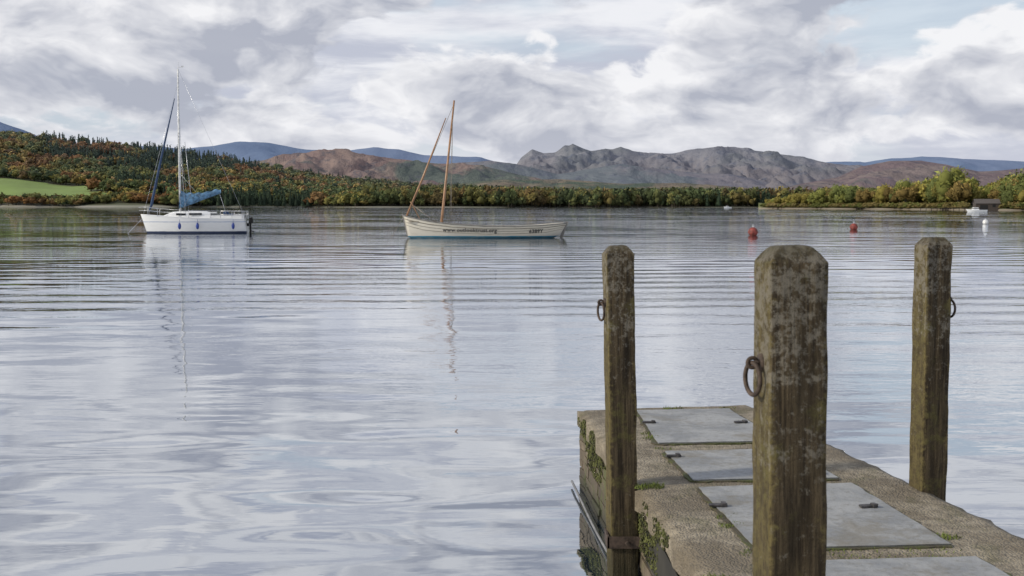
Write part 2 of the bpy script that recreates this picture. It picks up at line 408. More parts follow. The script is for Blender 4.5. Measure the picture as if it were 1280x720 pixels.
palG=[(.26,.22,.055),(.20,.21,.055),(.14,.16,.05),(.21,.15,.05),(.27,.24,.075),(.12,.14,.045)]
ins=[]
for i in range(360):
    bb=random.uniform(.224,.56); off=random.uniform(6,95)*min(1,(bb-.21)*20); D=footG(bb)+off
    if .395<bb<.425 and off<45: continue
    h=lerp_tab(envG,bb*1000)*random.uniform(.6,1.02)
    k=min(5,max(0,int((fbm(bb*40,D/40,3,2)+.4)*6+random.uniform(-1.2,1.2))))
    q=random.uniform(.75,1.2); ins.append((bb*D,D,.6,h,h*random.uniform(.8,1.15),random.uniform(0,6.28),random.randrange(7),tuple(c*q for c in palG[k])))
for (bb,off,h,k) in ((.383,12,20,1),(.374,18,17,2),(.392,22,16,4),(.345,14,14.5,1),(.44,25,17,5),(.455,15,18,2),(.30,14,13,5),(.324,12,13,0),(.27,12,11,1),(.245,10,9,0)):
    D=footG(bb)+off; ins.append((bb*D,D,.5,h,h*.95,bb*99,int(h)%7,palG[k]))
forest('lakeside_trees',ins,protosG,FOL)
ins=[]
for i in range(420):
    bb=random.uniform(.221,.56); D=footG(bb)+random.uniform(3,9)
    if .398<bb<.42: continue
    h=random.uniform(1.5,4); ins.append((bb*D,D,.1,h,h*2.0,random.uniform(0,6),7,random.choice([(.19,.16,.06),(.14,.15,.045),(.23,.18,.07)])))
forest('shoreline_scrub',ins,protosG,FOL)

# boathouse
wood_dk=simple('dark_boards',(.055,.042,.033),.8); roofm=simple('slate_roof',(.10,.085,.075),.8); black=simple('black_opening',(.008,.008,.008),.9)
bh=empty('boathouse',(197,474,0),R(-12))
mb=MB(); mb.box((0,0,1.6),(4.6,3.5,1.4)); mb.box((0,0,.15),(4.7,3.6,.15)); 
for i in range(-9,10): mb.box((i*.5,-3.53,1.7),(.03,.03,1.3))
mb.add([(-4.6,-3.5,3.0),(4.6,-3.5,3.0),(-4.6,3.5,3.0),(4.6,3.5,3.0),(-4.6,0,4.6),(4.6,0,4.6)],[(0,2,4),(1,5,3)]); mb.obj('walls',wood_dk,bh)
mb=MB(); mb.add([(-5,-3.9,2.85),(5,-3.9,2.85),(5,0,4.75),(-5,0,4.75),(5,3.9,2.85),(-5,3.9,2.85)],[(0,1,2,3),(3,2,4,5)]); mb.obj('roof',roofm,bh)
mb=MB(); mb.box((-1.5,-3.6,1.1),(1.5,.05,1.1)); mb.box((2.4,-3.6,1.9),(.6,.05,.5)); mb.obj('opening_shade_panels',black,bh)  # black panels on the solid wall stand for shade inside the openings
stone_l=simple('pale_stone',(.26,.24,.21),.9,0,.3,2.0)
mb=MB()
for i in range(40):
    x=168+i*1.6; mb.box((x+40,452-i*.35,.45),(.85,.5,.5+random.uniform(-.05,.05)),0,.06)
mb.obj('shore_stone_wall',stone_l)
mb=MB()
for i in range(9): mb.tube([(163+i*2.2,455,-.5),(163+i*2.2,455,1.1)],.12,6)
mb.box((172,455,1.0),(9.3,.5,.08)); mb.obj('distant_wooden_jetty',wood_dk)

# ------------------------------------------------------------------ hull builder
def g_sec(w_,pw): return w_**pw*(0.88+.12*w_)
def hull(L,beam,sheer,keel,bfun,pw=.4,rake=.5,srake=0.0,n=48,k=16):
    def st(t):
        return bfun(t)*beam/2, lerp_tab(sheer,t), lerp_tab(keel,t)
    def pos(t,w_):
        bb,s,kz=st(t); z=kz+(s-kz)*w_
        x=L*t-rake*max(z,-.2)/sheer[0][1]*(1-t)**3+srake*max(z,0)*t**6
        return x,bb*g_sec(w_,pw),z
    vs=[];fs=[]
    for i in range(n+1):
        for side in (-1,1):
            for j in range(k+1):
                x,y,z=pos(i/n,j/k); vs.append((x,side*y,z))
    m_=2*(k+1)
    for i in range(n):
        for sdd in range(2):
            for j in range(k):
                a=i*m_+sdd*(k+1)+j; f=(a,a+m_,a+m_+1,a+1); fs.append(f if sdd==0 else f[::-1])
    e=n*m_
    for j in range(k): fs.append((e+j,e+k+1+j,e+k+1+j+1,e+j+1))
    return vs,fs,pos,st
def side_y(st,pw,L,x,z,rake=0):
    t=min(max(x/L,0),1); bb,s,kz=st(t); w_=min(max((z-kz)/(s-kz),0),1); return bb*g_sec(w_,pw)
def hull_text(txt,size,x0,z0,st,pw,L,mat_,parent,slope=0.0,name='lettering',off=.06):
    cu=bpy.data.curves.new(name,'FONT'); cu.body=txt; cu.size=size; cu.resolution_u=2; cu.offset=.006; cu.space_character=1.06
    o=bpy.data.objects.new(name+'_tmp',cu); col.objects.link(o)
    bpy.context.view_layer.update()
    me=bpy.data.meshes.new_from_object(o.evaluated_get(bpy.context.evaluated_depsgraph_get()))
    bpy.data.objects.remove(o)
    for v in me.vertices:
        x=x0+v.co.x; z=z0+v.co.y+slope*v.co.x
        v.co=(x,-side_y(st,pw,L,x,z)-off,z)
    me.materials.clear(); me.materials.append(mat_)
    link(bpy.data.objects.new(name,me),parent)

# ------------------------------------------------------------------ wooden sailing boat
def bandmat(name,stops,rough=.35,dirt=.15):
    m,g,b,oc=newmat(name,(.8,.8,.8),rough)
    z=g.n('ShaderNodeSeparateXYZ',Vector=oc).outputs[2]
    nz=g.noise(g.v('MULTIPLY',oc,(1,1,4)),2.0,5,.6)
    zz=g.m('MULTIPLY_ADD',g.m('SUBTRACT',nz,.5),.06,z)
    c=stops[0][1]
    for (h_,cc) in stops[1:]: c=g.mix(g.ss(zz,h_-.01,h_+.01),c,cc)
    c=g.mix(g.ss(nz,.45,.75,0,dirt*2),c,(.3,.27,.2))
    g.nt.links.new(c,b.inputs['Base Color']); return m
varn=simple('varnished_spar',(.33,.18,.09),.4,0,.15,3); rope=simple('rope',(.25,.22,.18),.9); darkl=simple('dark_lettering',(.015,.02,.025),.6)
inner=simple('boat_interior',(.26,.22,.16),.8); grey=simple('grey_trim',(.20,.19,.17),.6)
boat=empty('wooden_sailing_boat',(-7.15,78.5,0),R(6))
L=10.4
def bw(t): return (math.sin(math.pi*min(t*.62+.0,1))**.75)*(1.0) if t<.8 else math.sin(math.pi*.8*.62)**.75*(1-((t-.8)/.2)**2*.38)
sheer=[(0,1.55),(.05,1.42),(.15,1.18),(.3,.97),(.5,.84),(.7,.82),(.85,.88),(1,1.02)]
keel=[(0,.1),(.03,-.1),(.1,-.35),(.5,-.45),(.9,-.3),(1,.12)]
vs,fs,pos,st=hull(L,2.5,sheer,keel,bw,.38,.35,.5)
hm=bandmat('cream_hull_paint',[(0,(.03,.10,.14)),(.10,(.03,.20,.30)),(.16,(.60,.56,.47)),(.60,(.64,.60,.50))],.4)
mb=MB(); mb.add(vs,fs,0,True); ho=mb.obj('hull',hm,boat)
sm=ho.modifiers.new('s','SOLIDIFY'); sm.thickness=.05; sm.offset=-1
mb=MB()
for sd_ in (-1,1):
    mb.tube([(pos(i/40,1)[0],sd_*(pos(i/40,1)[1]+.01),pos(i/40,1)[2]+.01) for i in range(41)],.045,6,0)
    for wv_,rr in ((.86,.026),(.72,.014),(.58,.014)):
        mb.tube([(pos(i/40,wv_)[0],sd_*(pos(i/40,wv_)[1]+.008),pos(i/40,wv_)[2]) for i in range(41)],rr,5,1)
mb.tube([(pos(0,j/8)[0]-.02,0,pos(0,j/8)[2]) for j in range(9)]+[(-.40,0,1.68)],.05,6,0)
mb.obj('rub_rails',[grey,simple('strake_trim',(.24,.21,.16),.6)],boat)
mb=MB()
for t in (.18,.34,.5,.66,.82):
    x,y,z=pos(t,.86); mb.box((x,0,z),(.14,y*.97,.025))
mb.add([(pos(t/20,.4)[0],sg*pos(t/20,.4)[1]*.95,.3) for t in range(1,20) for sg in (-1,1)],[(2*i,2*i+1,2*i+3,2*i+2) for i in range(18)])
mb.box((.55,0,1.15),(.5,.32,.02)); mb.obj('thwarts_and_floor',inner,boat)
mb=MB(); mb.tube([(2.25,0,.1),(2.32,0,1.3),(3.2,0,9.45)],[.1,.1,.06],10); mb.obj('mast',varn,boat)
mb=MB(); mb.tube([(-.1,-.05,1.55),(1.0,-.06,4.1),(2.62,-.08,8.25)],[.07,.075,.03],8); mb.tube([(.9,-.3,1.1),(.25,-.25,2.4),(.15,-.2,2.5)],.035,6); mb.obj('raised_yard',varn,boat)
mb=MB(); mb.tube([(-.05,0,1.6),(3.17,0,9.2)],.014,5); mb.tube([(2.9,-.9,.9),(3.1,0,8.6)],.014,5); mb.tube([(2.9,.9,.9),(3.1,0,8.6)],.014,5); mb.tube([(.3,-.2,2.3),(1.9,-.7,1.1)],.03,5); mb.tube([(-.35,0,1.45),(-1.2,-.2,0)],.015,5); mb.obj('rigging',rope,boat)
mb=MB(); mb.box((L+.42,0,.50),(.10,.02,.68),M=Matrix.Rotation(.35,3,'Y')); mb.tube([(L+.4,0,1.12),(L-.9,.1,1.2)],.03,6); mb.obj('rudder_and_tiller',grey,boat)
hull_text('www.outlooktrust.org',.38,2.35,.46,st,.38,L,darkl,boat,-.012,off=.09)
hull_text('6389Y',.36,8.25,.36,st,.38,L,darkl,boat,.02,'sail_number')

# ------------------------------------------------------------------ yacht
white=simple('white_gelcoat',(.80,.80,.78),.3,0,.04,1.5); steel=simple('stainless',(.55,.56,.58),.3,.6); bluec=simple('blue_sailcover',(.10,.21,.34),.8,0,.3,5)
navy=simple('navy_canvas',(.03,.06,.13),.8); glass=simple('dark_window',(.015,.018,.022),.15); alu=simple('mast_alloy',(.72,.72,.70),.4)
y=empty('moored_sailing_yacht',(-29.6,92.5,-.12),R(9))
L2=7.9
def bw2(t): return math.sin(math.pi*min(.5,t*.80))**.8 if t<.62 else 1-(t-.62)**2*.9
sheer2=[(0,1.62),(.2,1.48),(.5,1.34),(1,1.26)]; keel2=[(0,.15),(.04,-.1),(.3,-.5),(.7,-.5),(1,-.05)]
vs,fs,pos2,st2=hull(L2,2.6,sheer2,keel2,bw2,.30,.5,-.15)
hm2=bandmat('white_hull',[(0,(.03,.04,.07)),(.20,(.04,.06,.13)),(.28,(.78,.78,.76)),(1.02,(.30,.36,.5)),(1.07,(.80,.80,.78))],.25,.04)
mb=MB(); mb.add(vs,fs,0,True); mb.obj('hull',hm2,y)
mb=MB(); n=30; vv=[]
for i in range(n+1):
    x,yy,z=pos2(i/n,1); vv+= [(x,-yy,z+.005),(x,0,z+.06),(x,yy,z+.005)]
mb.add(vv,[f for i in range(n) for f in ((3*i,3*i+3,3*i+4,3*i+1),(3*i+1,3*i+4,3*i+5,3*i+2))],0,True)
for sg in (-1,1): mb.tube([(pos2(i/n,1)[0],sg*pos2(i/n,1)[1],pos2(i/n,1)[2]+.02) for i in range(n+1)],.03,6)
mb.obj('deck',white,y)
mb=MB() # cabin trunk
prof=[(1.3,.35,0.02),(2.0,.60,.34),(2.9,.78,.46),(4.7,.86,.50),(5.05,.86,.44)]
vv=[]
for (x,hw,hh) in prof:
    z0=lerp_tab(sheer2,x/L2)
    for (a,c) in ((-1.08,0),(-.95,.75),(-.7,1),(0,1.1),(.7,1),(.95,.75),(1.08,0)): vv.append((x,hw*a,z0+hh*c+.02))
mb.add(vv,[(7*i+j,7*(i+1)+j,7*(i+1)+j+1,7*i+j+1) for i in range(4) for j in range(6)]+[(28,29,30,31,32,33,34)],0)
for sg in (-1,1): mb.box((6.3,sg*.8,1.42),(1.3,.07,.14),0)
mb.box((5.0,0,1.78),(.5,.38,.06)); mb.obj('cabin',white,y,bevel=.02)
mb=MB()
for sg in (-1,1):
    mb.box((2.75,sg*.80,1.66),(.38,.02,.08)); mb.box((3.9,sg*.875,1.68),(.5,.02,.09))
mb.box((5.08,0,1.55),(.02,.28,.25)); mb.box((3.0,0,1.98),(.25,.25,.03)); mb.obj('windows',glass,y)
mb=MB()
mb.tube([(2.62,0,1.7),(2.62,0,7.5),(2.66,0,13.35)],[.095,.09,.07],10)
mb.tube([(2.64,-.85,8.0),(2.62,0,7.9),(2.64,.85,8.0)],.03,6); mb.tube([(2.66,0,13.3),(2.7,0,13.95)],.012,5); mb.tube([(2.6,0,13.5),(3.0,0,13.5)],.015,5); mb.box((3.0,0,13.56),(.1,.01,.06))
mb.tube([(2.7,0,2.45),(5.85,0,3.5)],.05,8); mb.obj('mast_and_boom',alu,y)
mb=MB()
K=26; vv=[];nn=10
for i in range(K+1):
    t=i/K; cx=2.55+t*3.3; cz=2.5+t*1.06; hh=.85*(1-t)**2.6+.25+.05*math.sin(t*31)+(.0 if t<.95 else -.1); ww=.17*(1-.5*t)+.02*math.sin(t*23)
    for j in range(nn):
        a=6.283*j/nn; zz=math.sin(a); vv.append((cx+.05*zz*(1-t),ww*math.cos(a)*(1-.3*max(zz,0)),cz+(hh*zz if zz>0 else (.2+.25*(1-t))*zz)))
mb.add(vv,[(i*nn+j,i*nn+(j+1)%nn,(i+1)*nn+(j+1)%nn,(i+1)*nn+j) for i in range(K) for j in range(nn)]+[tuple(range(nn)),tuple(K*nn+j for j in range(nn-1,-1,-1))],0,True)
mb.obj('blue_sail_cover',bluec,y)
mb=MB(); mb.tube([(.15,0,1.9),(.35,0,2.4),(1.2,0,6.2),(2.35,0,11.0)],[.03,.11,.09,.03],8); mb.obj('furled_headsail',navy,y)
mb=MB()
mb.tube([(-.3,0,1.65),(2.62,0,12.2)],.012,5)
for sg in (-1,1):
    mb.tube([(2.8,sg*1.15,1.4),(2.64,sg*.85,8.0),(2.64,0,13.0)],.012,5); mb.tube([(3.2,sg*1.15,1.4),(2.64,0,7.8)],.01,5)
mb.tube([(L2-.1,0,1.3),(2.68,0,13.3)],.010,5); mb.tube([(5.7,0,3.5),(6.3,0,1.5)],.018,5); mb.tube([(2.7,-.1,4.9),(4.2,-.1,3.1)],.01,4); mb.tube([(3.1,-.2,7.5),(3.5,-.3,3.3),(2.9,-.2,2.2)],.02,4)
mb.tube([(-.4,0,1.3),(-1.6,-.3,0)],.014,5)
for zt,ex in ((.62,0),(.34,.05)):
    mb.tube([(.9,-.62,1.55+zt*.9),(.1,-.32,1.62+zt),(-.65+ex,0,1.66+zt*.9),(.1,.32,1.62+zt),(.9,.62,1.55+zt*.9)],.022,6)
    mb.tube([(5.9,-1.22,1.3+zt),(7.6,-1.05,1.28+zt),(7.95,-.7,1.28+zt),(7.95,.7,1.28+zt),(7.6,1.05,1.28+zt),(5.9,1.22,1.3+zt)],.022,6)
    for sg in (-1,1): mb.tube([(.9,sg*.62,1.55+zt*.9),(3.4,sg*1.22,1.4+zt*.9),(5.9,sg*1.22,1.3+zt)],.010,5)
for (x,yy,z) in ((.9,.62,1.5),(.1,.32,1.58),(3.4,1.22,1.38),(5.9,1.22,1.3),(6.8,1.15,1.27),(7.6,1.05,1.25),(7.95,.7,1.25)):
    for sg in (-1,1): mb.tube([(x,sg*yy,z),(x,sg*yy,z+.62)],.018,6)
mb.obj('rails_and_rigging',steel,y)
mb=MB()
for x in (2.7,4.1,6.9): mb.tube([(x,-1.33,1.25),(x,-1.36,.95)],.012,4); mb.ell((x,-1.42,.72),(.13,.13,.27))
mb.obj('fenders',simple('blue_fender',(.02,.05,.25),.4),y)
mb=MB(); mb.box((8.25,-.35,1.15),(.17,.14,.24),taper=.8); mb.box((8.2,-.35,.6),(.07,.06,.5)); mb.tube([(8.15,-.35,.35),(8.5,-.35,.2)],.05,6); mb.box((8.0,-.35,.8),(.1,.15,.12)); mb.obj('outboard_motor',black,y,bevel=.03)
mb=MB(); mb.box((7.95,.2,.4),(.05,.03,.7)); mb.obj('rudder',white,y)
mb=MB(); mb.ell((6.2,.3,1.72),(.25,.2,.22)); mb.box((6.6,0,1.62),(.18,.5,.1)); mb.obj('cockpit_gear',navy,y)

# ------------------------------------------------------------------ buoys + small boats
def buoy(x,yv,r,mt,name):
    e=empty(name,(x,yv,0)); mb=MB(); mb.ell((0,0,r*.72),(r,r,r*.95),0,24,14); mb.torus((0,0,r*.6),r*1.0,r*.06,(1,0,0),(0,1,0)); mb.obj('float',mt,e)
    mb=MB(); mb.tube([(0,0,r*1.6),(0,0,r*1.85)],r*.14,8); mb.torus((0,0,r*2.0),r*.17,r*.05,(1,0,0),(0,0,1),14,6); mb.obj('mooring_eye',steel,e)
redb=simple('red_buoy',(.22,.042,.03),.6,0,.35,4); whb=simple('white_buoy',(.7,.7,.68),.5)
buoy(18.2,86,.37,redb,'mooring_buoy'); buoy(31.5,105,.36,redb,'mooring_buoy'); buoy(56.5,136,.33,whb,'white_mooring_buoy'); buoy(-2.5,80.5,.14,whb,'white_mooring_buoy')
def motorboat(name,x,yv,L_,rot):
    e=empty(name,(x,yv,0),rot); sh_=[(0,.95),(.4,.75),(1,.7)]; kl=[(0,.1),(.1,-.2),(1,-.2)]
    vs,fs,ps,_=hull(L_,2.0,sh_,kl,lambda t: math.sin(math.pi*min(.5,t*.9))**.7,.3,.5,0,20,8)
    mb=MB(); mb.add(vs,fs,0,True); vv=[]
    for i in range(21):
        a=ps(i/20,1); vv+=[(a[0],-a[1],a[2]),(a[0],a[1],a[2])]
    mb.add(vv,[(2*i,2*i+2,2*i+3,2*i+1) for i in range(20)]); mb.obj('hull',white,e)
    mb=MB(); mb.box((L_*.42,0,1.1),(L_*.16,.7,.38),taper=.8); mb.obj('cabin',white,e,bevel=.05)
    mb=MB(); mb.box((L_*.42,0,1.2),(L_*.15,.66,.12)); mb.box((L_*1.02,0,.6),(.15,.15,.35)); mb.obj('windows_and_engine',glass,e)
motorboat('moored_motorboat',145,363,6.2,R(5)); motorboat('moored_motorboat',160,860,6,R(20))

# ------------------------------------------------------------------ stone jetty
LE=[(-3,.90),(3.2,.885),(4.985,.842),(9.13,.532)]
RE=[(-3,3.92),(9.39,1.968)]
jet=empty('stone_jetty')
DZ=.65
m,g,b,oc=newmat('jetty_concrete',(.25,.22,.16),.9)
na=g.noise(oc,2.2,6,.6); nb_=g.noise(oc,14,6,.65); 
vo=g.n('ShaderNodeTexVoronoi',Scale=75.0,Vector=oc); vo2=g.n('ShaderNodeTexVoronoi',Scale=38.0,Vector=oc)
c=g.mix(g.ss(na,.38,.62),(.19,.155,.105),(.34,.29,.21))
c=g.mix(g.ss(nb_,.4,.65,0,.65),c,(.12,.098,.066))
c=g.mix(g.ss(vo.outputs['Distance'],.28,.05,0,.65),c,(.46,.41,.33))
c=g.mix(g.ss(vo2.outputs['Distance'],.2,.03,0,.6),c,(.07,.06,.05))
mossn=g.noise(g.v('ADD',oc,(4,2,0)),3.5,6,.65)
c=g.mix(g.ss(mossn,.54,.66,0,.5),c,(.10,.095,.04))
g.nt.links.new(c,b.inputs['Base Color'])
hh=g.m('ADD',g.m('MULTIPLY',nb_,.8),g.m('MULTIPLY',vo.outputs['Distance'],-.8)); bump(g,b,hh,1.0,.016)
CONC=m
ny=150; nx=26; vs=[]
def eL(Y): return lerp_tab(LE,Y)
def eR(Y): return lerp_tab(RE,Y)
far=lambda s: 9.13+.26*s
for i in range(ny+1):
    for j in range(nx+1):
        s=j/nx; Y=-3+(far(s)+3)*i/ny
        x=eL(Y)+(eR(Y)-eL(Y))*s
        edge=min(s*(eR(Y)-eL(Y)),(1-s)*(eR(Y)-eL(Y)),far(s)-Y)
        z=DZ+.008*fbm(x*3,Y*3)-.018*math.exp(-edge/.02)
        if j in (0,nx): x+=(.014*fbm(Y*5,j)+.010*fbm(Y*16,j+3))*1.8
        if i==ny: Y+=.02*fbm(x*6,4)
        vs.append((x,Y,z))
fs=[(i*(nx+1)+j,i*(nx+1)+j+1,(i+1)*(nx+1)+j+1,(i+1)*(nx+1)+j) for i in range(ny) for j in range(nx)]
per=[i*(nx+1) for i in range(ny+1)]+[ny*(nx+1)+j for j in range(1,nx+1)]+[i*(nx+1)+nx for i in range(ny-1,-1,-1)]
base_i=len(vs); 
for lev,(zz,ins_) in enumerate(((DZ-.045,0),(DZ-.13,.004))):
    for q in per:
        x,Y,_=vs[q]; vs.append((x,Y,zz+.006*fbm(x*9,Y*9)))
P_=len(per)
for q in range(P_-1):
    fs.append((per[q],per[q+1],base_i+q+1,base_i+q)); fs.append((base_i+q,base_i+q+1,base_i+P_+q+1,base_i+P_+q))
mb=MB(); mb.add(vs,fs,0,True); mb.obj('concrete_deck',CONC,jet)
# coursed stone walls
m,g,b,oc=newmat('wet_slate_wall',(.12,.1,.07),.8)
geo=g.n('ShaderNodeNewGeometry'); isl=geo.outputs['Random Per Island']
c=g.mix(isl,(.05,.038,.025),(.19,.15,.10)); n=g.noise(oc,9,6,.65); c=g.mix(g.ss(n,.35,.7),c,(.09,.07,.045))
z=g.n('ShaderNodeSeparateXYZ',Vector=oc).outputs[2]
n3=g.noise(oc,5,5,.6)
c=g.mix(g.m('MULTIPLY',g.ss(g.m('ADD',n3,g.m('MULTIPLY',z,.2)),.52,.70),.85),c,(.075,.085,.02))
c=g.mix(g.ss(z,.22,.02,0,.8),c,(.018,.02,.013))
g.nt.links.new(c,b.inputs['Base Color']); bump(g,b,n,.8,.02); WALL=m
mb=MB()
def wall_run(p0,p1,inward):
    p0=Vector(p0);p1=Vector(p1);Lw=(p1-p0).length;dr=(p1-p0).normalized();nrm=Vector(inward)
    ang=math.atan2(dr.y,dr.x); z=-.75
    while z<DZ-.14:
        hgt=random.uniform(.055,.10); 
        if z+hgt>DZ-.135: hgt=DZ-.132-z
        s=-random.uniform(0,.2)
        while s<Lw:
            l=random.uniform(.16,.42); a=max(s,0); e_=min(s+l,Lw)
            if e_-a>.02:
                cpt=p0+dr*((a+e_)/2)+nrm*(.12+random.uniform(0,.022))
                mb.box((cpt.x,cpt.y,z+hgt/2),((e_-a)/2-.005,.10,hgt/2-.004),0,.005,M=Matrix.Rotation(ang,3,'Z'))
            s+=l
        z+=hgt
for (a,c_) in zip(LE,LE[1:]): wall_run((a[1],a[0],0),(c_[1],c_[0],0),(1,0,0))
wall_run((RE[0][1],RE[0][0],0),(RE[1][1],RE[1][0],0),(-1,0,0)); wall_run((.56,9.13,0),(1.95,9.38,0),(0,-1,0))
mb.obj('stone_block_wall',WALL,jet,bevel=.006)
mb=MB() # mortar core
mb.add([(1.06,-3,-1),(3.7,-3,-1),(1.85,9.22,-1),(.69,9.0,-1),(1.06,-3,DZ-.14),(3.7,-3,DZ-.14),(1.85,9.22,DZ-.14),(.69,9.0,DZ-.14)],[(0,1,5,4),(1,2,6,5),(2,3,7,6),(3,0,4,7)])
mb.obj('mortar_core',simple('dark_mortar',(.03,.027,.02),.95),jet)
# slate slabs
m,g,b,oc=newmat('slate_slab',(.3,.31,.32),.72)
n=g.noise(oc,3,7,.65,.4); n2=g.noise(oc,26,6,.65); isl=g.n('ShaderNodeNewGeometry').outputs['Random Per Island']
c=g.mix(g.ss(n,.38,.62),(.23,.235,.235),(.34,.34,.33)); c=g.mix(g.m('MULTIPLY',isl,.3),c,(.22,.23,.24)); c=g.mix(g.ss(n2,.47,.7,0,.5),c,(.17,.16,.13))
c=g.mix(g.ss(g.noise(oc,1.7,6,.7),.50,.64,0,.65),c,(.19,.17,.13))
v3=g.n('ShaderNodeTexVoronoi',Scale=22.0,Vector=oc); c=g.mix(g.ss(v3.outputs['Distance'],.14,.05,0,.4),c,(.12,.12,.10))
g.nt.links.new(c,b.inputs['Base Color']); b.inputs['Specular IOR Level'].default_value=.3; bump(g,b,g.m('ADD',n2,g.m('MULTIPLY',n,1.5)),.6,.010); SL=m
slabs=[((1.0,8.99),(1.739,9.06),(1.866,7.82),(1.005,7.74)),((1.02,7.47),(1.87,7.56),(1.96,6.74),(1.085,6.69)),((1.085,6.51),(2.0,6.61),(2.12,5.40),(1.167,5.33)),((1.19,5.12),(2.16,5.2),(2.30,4.1),(1.22,4.05)),((1.22,3.85),(2.33,3.9),(2.5,2.7),(1.25,2.65)),((1.25,2.5),(2.52,2.55),(2.7,1.3),(1.25,1.2)),((1.25,1.0),(2.72,1.1),(2.9,-.4),(1.25,-.5))]
mb=MB(); mj=MB()
for sl in slabs:
    for grow,builder,z0,z1,amp in ((0,mb,DZ-.03,DZ+.016,.010),(.016,mj,DZ-.03,DZ+.008,.03)):
        vs=[];q=[Vector((a_,b_)) for a_,b_ in sl]; pts=[]
        for i in range(4):
            a_,b_=q[i],q[(i+1)%4]
            for k in range(24):
                p_=a_.lerp(b_,k/24); nrm=Vector((-(b_.y-a_.y),b_.x-a_.x)).normalized(); 
                ctr=sum(q,Vector((0,0)))/4
                if nrm.dot(p_-ctr)<0: nrm=-nrm
                kk=amp*fbm(p_.x*(7 if grow==0 else 22),p_.y*(7 if grow==0 else 22)); p_=p_+nrm*(grow+(kk if grow==0 else abs(kk)))
                pts.append(p_)
        n=len(pts)
        for zz in (z0,z1): vs+=[(p_.x,p_.y,zz) for p_ in pts]
        builder.add(vs,[tuple(range(2*n-1,n-1,-1))]+[(i,(i+1)%n,n+(i+1)%n,n+i) for i in range(n)])
mb.obj('slate_slabs',SL,jet,bevel=.004)
jm,g,b,oc=newmat('joint_silt',(.08,.07,.04),.95)
g.nt.links.new(g.mix(g.ss(g.noise(oc,6,5,.6),.42,.62),(.08,.068,.045),(.08,.09,.03)),b.inputs['Base Color']); bump(g,b,g.noise(oc,60,4,.6),1,.01)
mj.obj('slab_joints',jm,jet)
iron=simple('rusty_iron',(.085,.06,.045),.75,.3,.3,30)
mb=MB()
for (x,Y,r_) in ((1.93,6.06,.2),(1.12,6.08,-.1),(1.85,6.82,.1),(1.05,7.3,.1),(1.72,8.45,.2),(1.03,8.45,0),(2.2,4.7,.1)):
    M=Matrix.Rotation(r_,3,'Z'); mb.box((x,Y,DZ+.024),(.05,.018,.006),0,.003,M=M); mb.box((x+.03,Y,DZ+.028),(.014,.022,.010),0,.003,M=M)
mb.obj('iron_lugs',simple('lug_iron',(.07,.065,.065),.7,.2,.3,30),jet,bevel=.003)
mb=MB(); mb.tube([(eL(Y)-.04,Y,.03+.012*math.sin(Y*3)) for Y in [2+.3*i for i in range(25)]],.010,8); mb.obj('wall_pipe',simple('grey_pipe',(.20,.20,.20),.5),jet)

# grass tufts / moss pads
mb=MB()
def tuft(x,Y,n,r,h,zb=DZ):
    for _ in range(n):
        a=random.uniform(0,6.28); d_=r*random.random()**.6; px=x+d_*math.cos(a)*1.5; py=Y+d_*math.sin(a); l=random.uniform(.4,1)*h; b_=random.uniform(0,6.28); w_=.003
        dxx,dyy=math.cos(b_)*w_,math.sin(b_)*w_; lx,ly=random.uniform(-.7,.7)*l,random.uniform(-.7,.7)*l
        mb.add([(px-dxx,py-dyy,zb),(px+dxx,py+dyy,zb),(px+lx*.4+dxx*.7,py+ly*.4+dyy*.7,zb+l*.6),(px+lx,py+ly,zb+l)],[(0,1,2),(0,2,3)])
for (x,Y,n_,r_,h_) in ((1.0,7.95,60,.05,.03),(.98,8.1,40,.04,.03),(.80,6.55,200,.06,.035),(2.16,5.55,90,.05,.025),(1.13,5.75,100,.05,.025),(1.13,5.9,80,.04,.025),(1.30,9.1,90,.06,.03),(1.2,5.28,120,.08,.022),(1.5,5.28,60,.1,.016),(2.0,5.30,60,.1,.016),(1.03,7.6,50,.05,.02),(.9,4.9,100,.05,.03),(1.7,5.25,80,.15,.016),(1.75,9.15,40,.05,.02)):
    tuft(x,Y,n_,r_,h_)
mb.obj('grass_tufts',simple('grass',(.13,.165,.03),.8,0,.3,8))
mb=MB()
cnt=0
while cnt<6000:
    Y=random.uniform(3.6,9.1); zz=DZ-.02-random.random()**1.1*.34
    if fbm(Y*1.6,zz*5,3,4)<-.02: continue
    cnt+=1; s=random.uniform(.003,.009); inn=0 if zz>DZ-.13 else .02
    mb.ell((eL(Y)+inn+random.uniform(-.005,.006),Y,zz),(s*.7,s*1.3,s),0,6,4)
mb.obj('moss',simple('moss_green',(.075,.08,.02),.95,0,.5,14))

